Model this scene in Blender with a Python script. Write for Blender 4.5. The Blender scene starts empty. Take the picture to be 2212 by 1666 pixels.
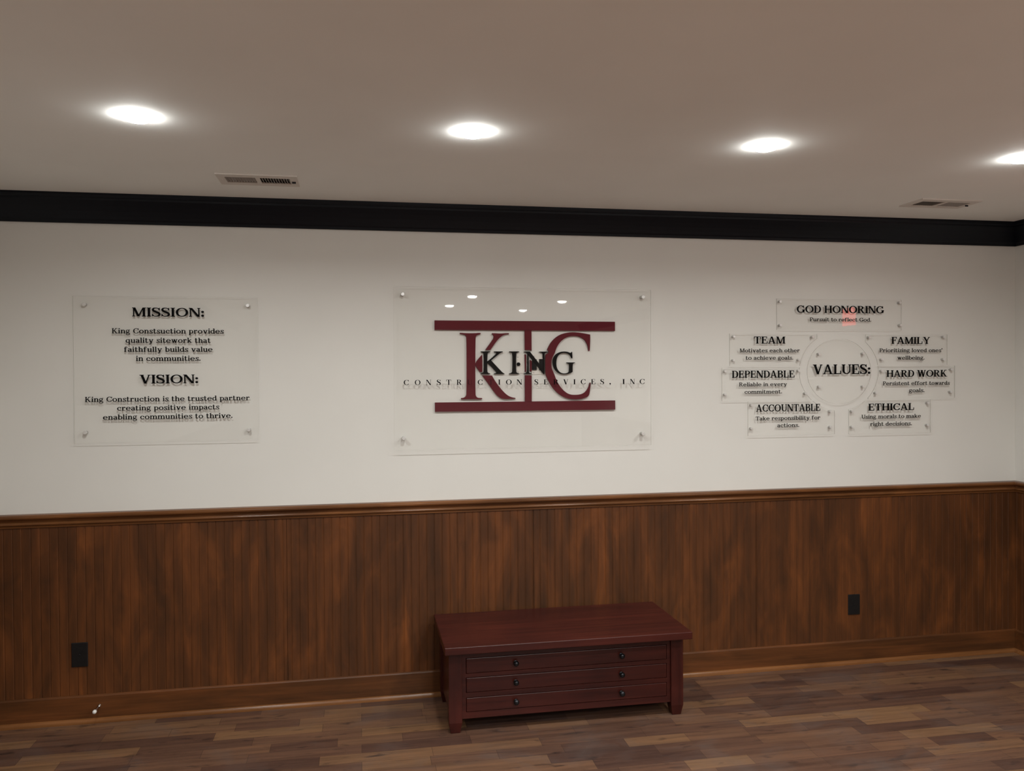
import bpy, bmesh, math, random
from mathutils import Vector, Matrix
random.seed(7)
S = bpy.context.scene
COL = S.collection

# ---------------------------------------------------------------- camera, world, exposure
cam_data = bpy.data.cameras.new('camera')
cam = bpy.data.objects.new('camera', cam_data)
COL.objects.link(cam)
S.camera = cam
FPX, YAW, PITCH, ROLL, CAM_D, CAM_Z = 1789.0554, 0.18320, 0.01229, -0.00669, 4.1309, 1.5973
cam_data.sensor_fit = 'HORIZONTAL'
cam_data.sensor_width = 36.0
cam_data.lens = 36.0 * FPX / 2212.0
cam_data.clip_start = 0.02
_c, _s = math.cos(YAW), math.sin(YAW)
_fw, _rt, _up = Vector((_s, _c, 0)), Vector((_c, -_s, 0)), Vector((0, 0, 1))
_c, _s = math.cos(PITCH), math.sin(PITCH)
_fw, _up = _c * _fw - _s * _up, _c * _up + _s * _fw
_c, _s = math.cos(ROLL), math.sin(ROLL)
_rt, _up = _c * _rt + _s * _up, _c * _up - _s * _rt
cam.matrix_world = Matrix(((_rt.x, _up.x, -_fw.x, 0), (_rt.y, _up.y, -_fw.y, -CAM_D), (_rt.z, _up.z, -_fw.z, CAM_Z), (0, 0, 0, 1)))

W_ = bpy.data.worlds.new('world'); S.world = W_; W_.use_nodes = True
W_.node_tree.nodes['Background'].inputs[0].default_value = (0.02, 0.02, 0.02, 1)
W_.node_tree.nodes['Background'].inputs[1].default_value = 0.0
S.view_settings.view_transform = 'Standard'
S.view_settings.look = 'None'
S.view_settings.gamma = 1.0
S.view_settings.use_curve_mapping = False
S.view_settings.exposure = 0.0
LAMP_POWER, REAR_POWER = 9.4, 50.0   # front row and added second row, lamps further back
LAMP_SPREAD = 160.0
LENS_GLOW = 98.0
LAMP_COLOR = (1.0, 0.998, 0.965)

# ---------------------------------------------------------------- room measurements (metres)
XL, XR, YF, H = -1.85, 3.69, -9.4, 2.44
Z_RAIL, Z_BASE = 0.976, 0.128

# ---------------------------------------------------------------- materials
def new_mat(name):
    m = bpy.data.materials.new(name); m.use_nodes = True
    nt = m.node_tree; b = nt.nodes['Principled BSDF']
    return m, nt, b
def node(nt, typ, **kw):
    n = nt.nodes.new(typ)
    for k, v in kw.items():
        if k.startswith('i_'):
            n.inputs[k[2:].replace('_', ' ')].default_value = v
        else:
            setattr(n, k, v)
    return n
def ramp(nt, fac, stops, interp='LINEAR'):
    r = nt.nodes.new('ShaderNodeValToRGB'); r.color_ramp.interpolation = interp
    e = r.color_ramp.elements
    while len(e) < len(stops): e.new(0.5)
    for el, (p, c) in zip(e, stops):
        el.position = p; el.color = (*c, 1) if len(c) == 3 else c
    nt.links.new(fac, r.inputs[0])
    return r.outputs[0]
def coords(nt, scale, rnd=None):
    tc = nt.nodes.new('ShaderNodeTexCoord'); mp = nt.nodes.new('ShaderNodeMapping')
    mp.inputs['Scale'].default_value = scale
    nt.links.new(tc.outputs['Object'], mp.inputs[0])
    return mp.outputs[0]
def noise(nt, scale, detail=3.0, rough=0.55, dist=0.0):
    n = node(nt, 'ShaderNodeTexNoise'); n.inputs['Scale'].default_value = 1.0
    n.inputs['Detail'].default_value = detail; n.inputs['Roughness'].default_value = rough
    n.inputs['Distortion'].default_value = dist
    nt.links.new(coords(nt, scale), n.inputs['Vector'])
    return n.outputs['Fac']
def mixc(nt, a, b, fac, mode='MIX'):
    m = nt.nodes.new('ShaderNodeMix'); m.data_type = 'RGBA'; m.blend_type = mode
    for sock, v in ((m.inputs[0], fac), (m.inputs[6], a), (m.inputs[7], b)):
        if hasattr(v, 'links'): nt.links.new(v, sock)
        elif isinstance(v, (int, float)): sock.default_value = v
        else: sock.default_value = (*v, 1)
    return m.outputs[2]
def bump(nt, b, h, strength, dist=0.002):
    n = nt.nodes.new('ShaderNodeBump'); n.inputs['Strength'].default_value = strength
    n.inputs['Distance'].default_value = dist
    nt.links.new(h, n.inputs['Height']); nt.links.new(n.outputs[0], b.inputs['Normal'])

def plain(name, color, rough=0.5, metal=0.0, spec=0.5):
    m, nt, b = new_mat(name)
    b.inputs['Base Color'].default_value = (*color, 1)
    b.inputs['Roughness'].default_value = rough
    b.inputs['Metallic'].default_value = metal
    b.inputs['Specular IOR Level'].default_value = spec
    return m
def paint(name, color, rough, bstr=0.05, scale=220):
    m, nt, b = new_mat(name)
    n = noise(nt, (2.2, 2.2, 2.2), 2)
    c2 = tuple(min(1, v * 0.965) for v in color)
    nt.links.new(ramp(nt, n, [(0.3, c2), (0.7, color)]), b.inputs['Base Color'])
    b.inputs['Roughness'].default_value = rough
    b.inputs['Specular IOR Level'].default_value = 0.25
    bump(nt, b, noise(nt, (scale,) * 3, 2), bstr, 0.001)
    return m

M = {}
M['wall'] = paint('cream_wall_paint', (0.755, 0.752, 0.715), 0.6)
M['ceiling'] = paint('flat_ceiling_paint', (0.865, 0.875, 0.845), 0.85)
M['crown'] = plain('black_satin_paint', (0.0032, 0.0050, 0.0088), 0.45, 0, 0.22)

def stained_wood(name, vertical, dark, mid, light, rough, k=1.0):
    m, nt, b = new_mat(name)
    if vertical == 'z':
        s1, s2, s3 = (15 * k, 15 * k, 1.6), (7, 7, 2.2), (90, 90, 2.6)
    else:
        s1, s2, s3 = (1.6, 26 * k, 26 * k), (1.9, 9, 9), (3, 110, 110)
    a = noise(nt, s1, 4, 0.6, 0.4); c = noise(nt, s2, 4, 0.6, 0.8); g = noise(nt, s3, 2, 0.5)
    blot = ramp(nt, c, [(0.32, dark), (0.52, mid), (0.75, light)])
    strk = ramp(nt, a, [(0.33, dark), (0.55, mid), (0.74, light)])
    base = mixc(nt, blot, strk, 0.45)
    grain = ramp(nt, g, [(0.3, (0.86,) * 3), (0.7, (1.06,) * 3)])
    out = mixc(nt, base, grain, 1.0, 'MULTIPLY')
    nt.links.new(out, b.inputs['Base Color'])
    b.inputs['Roughness'].default_value = rough
    b.inputs['Specular IOR Level'].default_value = 0.28
    bump(nt, b, g, 0.06, 0.001)
    return m
M['wainscot'] = stained_wood('walnut_stained_beadboard', 'z', (0.045, 0.0185, 0.0072), (0.098, 0.0335, 0.0098), (0.225, 0.070, 0.0165), 0.5)
M['rail'] = stained_wood('glossy_stained_moulding', 'x', (0.075, 0.031, 0.012), (0.15, 0.06, 0.021), (0.26, 0.10, 0.03), 0.2)
M['baseboard'] = stained_wood('stained_baseboard', 'x', (0.055, 0.0225, 0.009), (0.11, 0.04, 0.013), (0.19, 0.064, 0.019), 0.33)
M['shoe'] = stained_wood('stained_shoe_moulding', 'x', (0.12, 0.048, 0.016), (0.20, 0.082, 0.027), (0.28, 0.12, 0.042), 0.25)

def floor_mat():
    m, nt, b = new_mat('hardwood_plank_floor')
    tc = nt.nodes.new('ShaderNodeTexCoord')
    br = nt.nodes.new('ShaderNodeTexBrick')
    nt.links.new(tc.outputs['Object'], br.inputs['Vector'])
    br.offset = 0.37; br.offset_frequency = 2; br.squash = 0.6; br.squash_frequency = 3
    br.inputs['Color1'].default_value = (0, 0, 0, 1); br.inputs['Color2'].default_value = (1, 1, 1, 1)
    br.inputs['Mortar'].default_value = (0.35, 0.35, 0.35, 1)
    br.inputs['Scale'].default_value = 1.0
    br.inputs['Brick Width'].default_value = 0.47
    br.inputs['Row Height'].default_value = 0.083
    br.inputs['Mortar Size'].default_value = 0.0007
    br.inputs['Mortar Smooth'].default_value = 0.3
    tone = ramp(nt, br.outputs['Color'], [(0.0, (0.072, 0.037, 0.027)), (0.3, (0.098, 0.051, 0.034)), (0.55, (0.118, 0.061, 0.039)), (0.8, (0.150, 0.079, 0.045)), (1.0, (0.19, 0.104, 0.053))])
    gr = noise(nt, (2.2, 34, 1), 4, 0.62, 0.5)
    tone2 = mixc(nt, tone, ramp(nt, gr, [(0.25, (0.58, 0.56, 0.57)), (0.5, (0.98,) * 3), (0.78, (1.35, 1.27, 1.15))]), 1.0, 'MULTIPLY')
    knots = noise(nt, (7, 22, 1), 3, 0.55, 0.3)
    tone3 = mixc(nt, tone2, (0.016, 0.011, 0.011), ramp(nt, knots, [(0.60, (0,) * 3), (0.74, (0.8,) * 3)]))
    dust = noise(nt, (2.6, 3.4, 1), 5, 0.65, 0.7)
    tone4 = mixc(nt, tone3, (0.115, 0.10, 0.094), ramp(nt, dust, [(0.5, (0,) * 3), (0.78, (0.42,) * 3)]))
    seam = mixc(nt, tone4, (0.025, 0.014, 0.010), br.outputs['Fac'])
    nt.links.new(seam, b.inputs['Base Color'])
    rr = ramp(nt, dust, [(0.35, (0.34,) * 3), (0.75, (0.52,) * 3)])
    nt.links.new(rr, b.inputs['Roughness'])
    b.inputs['Specular IOR Level'].default_value = 0.45
    bump(nt, b, gr, 0.12, 0.001)
    return m
M['floor'] = floor_mat()

def cherry(name, axis, tone=1.0):
    m, nt, b = new_mat(name)
    sc = {'x': (2.0, 45, 45), 'z': (45, 45, 2.0)}[axis]
    g = noise(nt, sc, 4, 0.6, 0.3); bl = noise(nt, (3, 5, 5), 3, 0.5, 0.5)
    a = ramp(nt, g, [(0.3, (0.033 * tone, 0.0068 * tone, 0.0054 * tone)), (0.7, (0.064 * tone, 0.0130 * tone, 0.0088 * tone))])
    c = mixc(nt, a, ramp(nt, bl, [(0.3, (0.8, 0.8, 0.8)), (0.7, (1.2, 1.15, 1.1))]), 1.0, 'MULTIPLY')
    nt.links.new(c, b.inputs['Base Color'])
    b.inputs['Roughness'].default_value = 0.30
    b.inputs['Specular IOR Level'].default_value = 0.24
    return m
M['cherry_x'] = cherry('dark_cherry_wood', 'x')
M['cherry_z'] = cherry('dark_cherry_leg_wood', 'z', 0.9)
M['knob'] = plain('blackened_pewter', (0.035, 0.037, 0.042), 0.28, 0.85)
M['duct'] = plain('dark_duct_metal', (0.03, 0.027, 0.025), 0.8)
M['vent'] = plain('vent_enamel', (0.66, 0.62, 0.57), 0.5)
M['blade'] = plain('vent_blade_enamel', (0.42, 0.39, 0.36), 0.5)
M['trimring'] = plain('white_lamp_trim', (0.85, 0.84, 0.82), 0.45)
M['outlet'] = plain('black_outlet_plastic', (0.0035, 0.0035, 0.004), 0.45)
M['slot'] = plain('outlet_slot', (0.0012, 0.0012, 0.0012), 0.8)
M['steel'] = plain('brushed_standoff_steel', (0.78, 0.78, 0.77), 0.4, 0.55)
M['standoff_barrel'] = plain('satin_standoff_barrel', (0.48, 0.47, 0.45), 0.5, 0.3)
M['chrome'] = plain('bright_chrome', (0.8, 0.8, 0.8), 0.14, 1.0)
M['rubber'] = plain('white_rubber_tip', (0.82, 0.81, 0.78), 0.5)
M['black_vinyl'] = plain('black_vinyl_lettering', (0.0025, 0.0025, 0.0028), 0.6, 0, 0.08)
M['black_raised'] = plain('black_raised_letter', (0.002, 0.002, 0.0024), 0.5, 0, 0.08)
M['grey_vinyl'] = plain('charcoal_small_lettering', (0.034, 0.032, 0.029), 0.6, 0, 0.08)
M['maroon'] = plain('maroon_raised_letter', (0.105, 0.0095, 0.0165), 0.5, 0, 0.1)
M['dark_maroon'] = plain('dark_maroon_film', (0.045, 0.006, 0.009), 0.5, 0, 0.2)
M['black_film'] = plain('black_backing_film', (0.005, 0.005, 0.0058), 0.5, 0, 0.15)
M['plate'] = plain('pale_backing_plate', (0.74, 0.715, 0.66), 0.4)

def acrylic(name, tint, edge=False):
    m = bpy.data.materials.new(name); m.use_nodes = True
    nt = m.node_tree; nt.nodes.clear()
    out = nt.nodes.new('ShaderNodeOutputMaterial')
    tr = node(nt, 'ShaderNodeBsdfTransparent'); tr.inputs[0].default_value = (*tint, 1)
    gl = node(nt, 'ShaderNodeBsdfGlossy'); gl.inputs['Roughness'].default_value = 0.015
    gl.inputs[0].default_value = (1, 1, 1, 1)
    lw = node(nt, 'ShaderNodeLayerWeight'); lw.inputs['Blend'].default_value = 0.5
    pw = node(nt, 'ShaderNodeMath', operation='POWER'); nt.links.new(lw.outputs['Facing'], pw.inputs[0]); pw.inputs[1].default_value = 5.0
    ma = node(nt, 'ShaderNodeMath', operation='MULTIPLY_ADD'); nt.links.new(pw.outputs[0], ma.inputs[0]); ma.inputs[1].default_value = 0.95; ma.inputs[2].default_value = 0.016
    mx = nt.nodes.new('ShaderNodeMixShader')
    nt.links.new(ma.outputs[0], mx.inputs[0]); nt.links.new(tr.outputs[0], mx.inputs[1]); nt.links.new(gl.outputs[0], mx.inputs[2])
    last = mx.outputs[0]
    if edge:
        df = node(nt, 'ShaderNodeBsdfDiffuse'); df.inputs[0].default_value = (0.30, 0.29, 0.26, 1)
        m2 = nt.nodes.new('ShaderNodeMixShader'); m2.inputs[0].default_value = 0.55
        nt.links.new(last, m2.inputs[1]); nt.links.new(df.outputs[0], m2.inputs[2]); last = m2.outputs[0]
    nt.links.new(last, out.inputs[0])
    return m
M['acrylic'] = acrylic('clear_acrylic', (0.997, 0.997, 0.995))
M['acrylic_edge'] = acrylic('acrylic_sawn_edge', (0.9, 0.9, 0.88), True)

def emit(name, color, strength):
    m = bpy.data.materials.new(name); m.use_nodes = True
    nt = m.node_tree; nt.nodes.clear()
    o = nt.nodes.new('ShaderNodeOutputMaterial'); e = nt.nodes.new('ShaderNodeEmission')
    e.inputs[0].default_value = (*color, 1); e.inputs[1].default_value = strength
    nt.links.new(e.outputs[0], o.inputs[0]); return m
M['lens'] = emit('glowing_lamp_lens', LAMP_COLOR, LENS_GLOW)
M['red_glow'] = emit('red_sign_glow', (1.0, 0.045, 0.03), 9.0)

# ---------------------------------------------------------------- mesh helpers
def box(bm, x0, x1, y0, y1, z0, z1, mi=0):
    v = [bm.verts.new((x, y, z)) for x in (x0, x1) for y in (y0, y1) for z in (z0, z1)]
    for f in ((0, 1, 3, 2), (4, 6, 7, 5), (0, 4, 5, 1), (2, 3, 7, 6), (0, 2, 6, 4), (1, 5, 7, 3)):
        bm.faces.new([v[i] for i in f]).material_index = mi
def prism_xz(bm, pts, y0, y1, mi=0, side=None):
    """polygon in the wall plane (x, z), from y0 (back) to y1 (front, more negative)"""
    ar = sum(pts[i][0] * pts[(i + 1) % len(pts)][1] - pts[(i + 1) % len(pts)][0] * pts[i][1] for i in range(len(pts)))
    if ar < 0: pts = pts[::-1]
    a = [bm.verts.new((x, y1, z)) for x, z in pts]; b = [bm.verts.new((x, y0, z)) for x, z in pts]
    n = len(pts)
    bm.faces.new(a).material_index = mi
    bm.faces.new(b[::-1]).material_index = mi
    for i in range(n):
        j = (i + 1) % n
        bm.faces.new((a[i], b[i], b[j], a[j])).material_index = mi if side is None else side
def lathe(bm, prof, axis, origin, seg=24, mi=0):
    """prof: (radius, distance along axis)"""
    ax = Vector(axis).normalized(); t = ax.orthogonal().normalized(); u = ax.cross(t); o = Vector(origin)
    rings = []
    for r, d in prof:
        if r < 1e-6: rings.append([bm.verts.new(o + ax * d)])
        else: rings.append([bm.verts.new(o + ax * d + (t * math.cos(2 * math.pi * i / seg) + u * math.sin(2 * math.pi * i / seg)) * r) for i in range(seg)])
    for a, b in zip(rings, rings[1:]):
        for i in range(seg):
            j = (i + 1) % seg
            vs = [a[i % len(a)], a[j % len(a)], b[j % len(b)], b[i % len(b)]]
            vs2 = []
            for v in vs:
                if v not in vs2: vs2.append(v)
            if len(vs2) > 2: bm.faces.new(vs2).material_index = mi
    for ring, rev in ((rings[0], True), (rings[-1], False)):
        if len(ring) > 2: bm.faces.new(ring[::-1] if rev else ring).material_index = mi
def obj(name, bm, mats, parent=None, smooth=False, bevel=0.0, seg=2, loc=None):
    bmesh.ops.recalc_face_normals(bm, faces=bm.faces[:])
    me = bpy.data.meshes.new(name); bm.to_mesh(me); bm.free()
    for m in (mats if isinstance(mats, (list, tuple)) else [mats]): me.materials.append(m)
    if smooth:
        for p in me.polygons: p.use_smooth = True
    o = bpy.data.objects.new(name, me); COL.objects.link(o)
    if loc: o.location = loc
    if parent: o.parent = parent
    if bevel:
        bv = o.modifiers.new('bevel', 'BEVEL'); bv.width = bevel; bv.segments = seg; bv.limit_method = 'ANGLE'; bv.angle_limit = math.radians(40)
    return o
def thing(name, label, cat, loc=(0, 0, 0), group=None):
    o = bpy.data.objects.new(name, None); COL.objects.link(o); o.location = loc
    o.empty_display_size = 0.05
    o['label'] = label; o['category'] = cat
    if group: o['group'] = group
    return o
def struct(o):
    o['kind'] = 'structure'; return o
def part(name, bm, mats, parent, **kw):
    """part of a thing; mesh is written in room coordinates"""
    o = obj(name, bm, mats, parent, **kw)
    if parent.parent is None and parent.type == 'EMPTY':
        o.location = -parent.location
    return o
def B(*a, mi=0):
    bm = bmesh.new(); box(bm, *a, mi=mi); return bm

# ================================================================ room shell
T = 0.12
LAMPS = [(-0.6934, -1.285), (0.3961, -1.285), (1.4856, -1.285), (2.5751, -1.285),
         (1.194, -4.652), (1.080, -5.831), (2.295, -5.138), (2.094, -6.435),
         (-0.6934, -3.28), (0.3961, -3.28), (1.4856, -3.28), (2.5751, -3.28)]  # this overhead row is unseen, added to even out light on the back wall
VENTS = [(-0.576, -0.247, -0.546, -0.358), (2.690, 3.020, -0.548, -0.368)]

struct(obj('floor', B(XL - T, XR + T, YF - T, T, -0.05, 0), M['floor']))
# ceiling with two real openings for the vents
bm = bmesh.new()
xs = sorted({XL - T, XR + T} | {v for a in VENTS for v in (a[0] + 0.028, a[1] - 0.028)})
ys = sorted({YF - T, T} | {v for a in VENTS for v in (a[2] + 0.028, a[3] - 0.028)})
for i in range(len(xs) - 1):
    for j in range(len(ys) - 1):
        cx, cy = (xs[i] + xs[i + 1]) / 2, (ys[j] + ys[j + 1]) / 2
        if any(a[0] + 0.02 < cx < a[1] - 0.02 and a[2] + 0.02 < cy < a[3] - 0.02 for a in VENTS): continue
        bm.faces.new([bm.verts.new(p) for p in ((xs[i], ys[j], H), (xs[i], ys[j + 1], H), (xs[i + 1], ys[j + 1], H), (xs[i + 1], ys[j], H))])
bmesh.ops.remove_doubles(bm, verts=bm.verts, dist=1e-5)
ce = obj('ceiling', bm, M['ceiling'])
ce.data.flip_normals() if ce.data.polygons[0].normal.z > 0 else None
struct(ce)
struct(obj('wall_back', B(XL - T, XR + T, 0, T, 0, H), M['wall']))
struct(obj('wall_right', B(XR, XR + T, YF, 0, 0, H), M['wall']))
struct(obj('wall_left', B(XL - T, XL, YF, 0, 0, H), M['wall']))
struct(obj('wall_front', B(XL - T, XR + T, YF - T, YF, 0, H), M['wall']))

def run(name, prof, side, mat, smooth=False):
    """extrude a (projection, height) profile along one wall, mitred into the corners"""
    bm = bmesh.new(); ends = []
    if side == 'back':
        for sx, xw in ((1, XL), (-1, XR)): ends.append([bm.verts.new((xw + sx * d, -d, z)) for d, z in prof])
    elif side == 'right':
        ends = [[bm.verts.new((XR - d, -d, z)) for d, z in prof], [bm.verts.new((XR - d, YF, z)) for d, z in prof]]
    else:
        ends = [[bm.verts.new((XL + d, YF, z)) for d, z in prof], [bm.verts.new((XL + d, -d, z)) for d, z in prof]]
    n = len(prof)
    for i in range(n):
        j = (i + 1) % n
        bm.faces.new((ends[0][i], ends[0][j], ends[1][j], ends[1][i]))
    bm.faces.new(ends[0]); bm.faces.new(ends[1])
    o = struct(obj(name, bm, mat))
    return o
# crown: flat lower fillet, long cove, upper fillet
crown = [(0.0, 2.4399), (0.0, 2.313), (0.010, 2.312), (0.013, 2.324), (0.018, 2.331), (0.024, 2.345), (0.034, 2.365), (0.047, 2.386), (0.058, 2.401), (0.064, 2.409), (0.066, 2.418), (0.073, 2.422), (0.076, 2.430), (0.076, 2.4399)]
# chair rail: rounded nose on top, cove, bead, thin lower lip
def arc(cx, cz, r, a0, a1, n):
    return [(cx + r * math.cos(math.radians(a0 + (a1 - a0) * i / n)), cz + r * math.sin(math.radians(a0 + (a1 - a0) * i / n))) for i in range(n + 1)]
rail = [(0.0, 0.914), (0.0, Z_RAIL), (0.018, Z_RAIL - 0.002)] + arc(0.022, Z_RAIL - 0.0135, 0.0105, 80, -75, 7) + [(0.020, Z_RAIL - 0.0265), (0.0165, Z_RAIL - 0.0295), (0.0145, Z_RAIL - 0.0355), (0.0165, Z_RAIL - 0.0385)] + arc(0.0165, Z_RAIL - 0.0455, 0.006, 80, -80, 5) + [(0.0155, Z_RAIL - 0.0535), (0.0135, 0.914)]
base = [(0.0, 0.0), (0.0, Z_BASE), (0.010, Z_BASE), (0.014, Z_BASE - 0.003), (0.0165, Z_BASE - 0.008), (0.0165, 0.0)]
shoe = [(0.0165, 0.0)] + [(0.0165 + 0.0155 * math.sin(math.radians(a)), 0.021 * math.cos(math.radians(a))) for a in range(0, 91, 15)]
GROOVE = 0.0385
def wainscot(name, side):
    L0, L1 = (XL, XR) if side == 'back' else (YF, 0.0)
    pts = [(L0, 0.008)]; x = L0 + 0.02
    while x < L1 - 0.02:
        pts += [(x - 0.0032, 0.008), (x - 0.0012, 0.0062), (x + 0.0012, 0.0062), (x + 0.0032, 0.008)]; x += GROOVE
    if side == 'back':
        for s in (-0.348, 0.871, 2.090):   # sheet seams
            pts += [(s - 0.0012, 0.008), (s - 0.0006, 0.0035), (s + 0.0006, 0.0035), (s + 0.0012, 0.008)]
        pts.sort()
    pts.append((L1, 0.008))
    bm = bmesh.new(); f = {'back': lambda t, d, z: (t, -d, z), 'right': lambda t, d, z: (XR - d, t, z), 'left': lambda t, d, z: (XL + d, t, z)}[side]
    lo = [bm.verts.new(f(t, d, 0.0)) for t, d in pts]; hi = [bm.verts.new(f(t, d, 0.93)) for t, d in pts]
    for i in range(len(pts) - 1): bm.faces.new((lo[i], lo[i + 1], hi[i + 1], hi[i]))
    bl = [bm.verts.new(f(t, 0.0, 0.0)) for t in (L0, L1)]; bh = [bm.verts.new(f(t, 0.0, 0.93)) for t in (L0, L1)]
    bm.faces.new((bl[0], bl[1], bh[1], bh[0]))
    return struct(obj(name, bm, M['wainscot']))
n = 1
for side in ('back', 'right', 'left'):
    run('trim_%d' % n, crown, side, M['crown']); n += 1
    run('trim_%d' % n, rail, side, M['rail']); n += 1
    wainscot('trim_%d' % n, side); n += 1
    run('baseboard_' + side, base, side, M['baseboard'])
    run('trim_%d' % n, shoe, side, M['shoe']); n += 1

# ================================================================ ceiling lamps
LENS_R, LENS_D = 0.050, 0.021
lamp_labels = ['white round ceiling lamp at far left, left of the ceiling vent', 'white round ceiling lamp above the logo sign, second in the front row',
               'white round ceiling lamp third in the front row, left of the right ceiling vent', 'white round ceiling lamp cut off by the right edge of the photo',
               'round ceiling lamp behind the viewer, upper left of four mirrored in the logo sign', 'round ceiling lamp behind the viewer, leftmost and lower of those mirrored in the logo sign',
               'round ceiling lamp behind the viewer, rightmost of four mirrored in the logo sign', 'round ceiling lamp behind the viewer, lowest of four mirrored in the logo sign',
               'added unseen fill lamp overhead, leftmost of the second row', 'added unseen fill lamp overhead, second from left in the second row',
               'added unseen fill lamp overhead, third from left in the second row', 'added unseen fill lamp overhead, rightmost of the second row']
bmr = bmesh.new(); lathe(bmr, [(0.0480, 0.0002), (0.0485, 0.0008), (0.0515, 0.0009), (0.0580, 0.0004), (0.0600, 0.0001)], (0, 0, -1), (0, 0, 0), 48)
bml = bmesh.new()
lathe(bml, [(0.0500, 0.0004)] + [(LENS_R * math.cos(math.radians(a)), 0.002 + (LENS_D - 0.002) * math.sin(math.radians(a))) for a in range(8, 90, 8)] + [(0, LENS_D)], (0, 0, -1), (0, 0, 0), 48)
ring0 = obj('trim_ring', bmr, M['trimring']); lens0 = obj('lens', bml, M['lens'], smooth=True)
COL.objects.unlink(ring0); COL.objects.unlink(lens0)
for i, (x, y) in enumerate(LAMPS):
    t = thing('ceiling_lamp', lamp_labels[i], 'ceiling light', (x, y, H), 'round ceiling lamps')
    for src in (ring0, lens0):
        c = src.copy(); COL.objects.link(c); c.parent = t
    ld = bpy.data.lights.new('lamp_light', 'AREA'); ld.shape = 'DISK'; ld.size = 0.10; ld.energy = REAR_POWER if y < -4 else LAMP_POWER
    ld.spread = math.radians(LAMP_SPREAD); ld.color = LAMP_COLOR
    lo = bpy.data.objects.new('lamp_light', ld); COL.objects.link(lo); lo.parent = t; lo.location = (0, 0, -LENS_D - 0.003)
bpy.data.objects.remove(ring0); bpy.data.objects.remove(lens0)

# ================================================================ ceiling vents
vent_labels = ['white ceiling register near the left lamp, its right louvres darker', 'white ceiling register near the right corner, its left louvres dark']
for (x0, x1, y0, y1), lab in zip(VENTS, vent_labels):
    t = thing('ceiling_vent', lab, 'vent', ((x0 + x1) / 2, (y0 + y1) / 2, H), 'ceiling registers')
    xm = (x0 + x1) / 2; m = 0.032
    bm = bmesh.new(); zt, zb = H, H - 0.0055
    for a in ((x0, x0 + m, y0, y1), (x1 - m, x1, y0, y1), (x0 + m, x1 - m, y0, y0 + m + 0.012), (x0 + m, x1 - m, y1 - m - 0.012, y1), (xm - 0.009, xm + 0.009, y0 + m + 0.012, y1 - m - 0.012)):
        box(bm, *a, zb, zt)
    part('frame', bm, M['vent'], t)
    bm = bmesh.new()
    xa, xb, ya, yb = x0 + 0.029, x1 - 0.029, y0 + 0.029, y1 - 0.029
    v = [bm.verts.new(p) for p in ((xa, ya, H), (xb, ya, H), (xb, yb, H), (xa, yb, H), (xa, ya, H + 0.09), (xb, ya, H + 0.09), (xb, yb, H + 0.09), (xa, yb, H + 0.09))]
    for f in ((4, 5, 6, 7), (0, 1, 5, 4), (1, 2, 6, 5), (2, 3, 7, 6), (3, 0, 4, 7)): bm.faces.new([v[k] for k in f])
    part('duct_box', bm, M['duct'], t)
    for h, (xs0, xs1, lean) in enumerate(((x0 + m + 0.001, xm - 0.010, 1), (xm + 0.010, x1 - m - 0.001, -1))):
        nb = 11; st = (xs1 - xs0) / nb
        for k in range(nb):
            xc = xs0 + (k + 0.5) * st
            bm = bmesh.new(); w = 0.0125; th = 0.0008
            prof = []
            for q in range(5):   # curved blade section, leaning away from the middle bar
                u = q / 4
                prof.append((xc + lean * (u - 0.5) * st * 1.15 * (0.75 + 0.25 * u), H - 0.005 + w * u))
            pts = prof + [(x + th, z + 0.0002) for x, z in reversed(prof)]
            prism_y = [[bm.verts.new((x, y, z)) for x, z in pts] for y in (y0 + m + 0.013, y1 - m - 0.013)]
            bm.faces.new(prism_y[0]); bm.faces.new(prism_y[1][::-1])
            for i in range(len(pts)):
                j = (i + 1) % len(pts); bm.faces.new((prism_y[0][i], prism_y[1][i], prism_y[1][j], prism_y[0][j]))
            part('louvre', bm, M['blade'], t)
    bm = bmesh.new(); box(bm, x1 - 0.026, x1 - 0.010, (y0 + y1) / 2 - 0.002, (y0 + y1) / 2 + 0.002, H - 0.013, H - 0.005)
    part('lever', bm, M['knob'], t, bevel=0.0008)
    for xq in (x0 + 0.016, x1 - 0.030):
        bm = bmesh.new(); lathe(bm, [(0.0035, 0), (0.003, 0.0014), (0, 0.002)], (0, 0, -1), (xq, (y0 + y1) / 2, H - 0.0053), 12)
        part('screw', bm, M['vent'], t, smooth=True)

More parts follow.
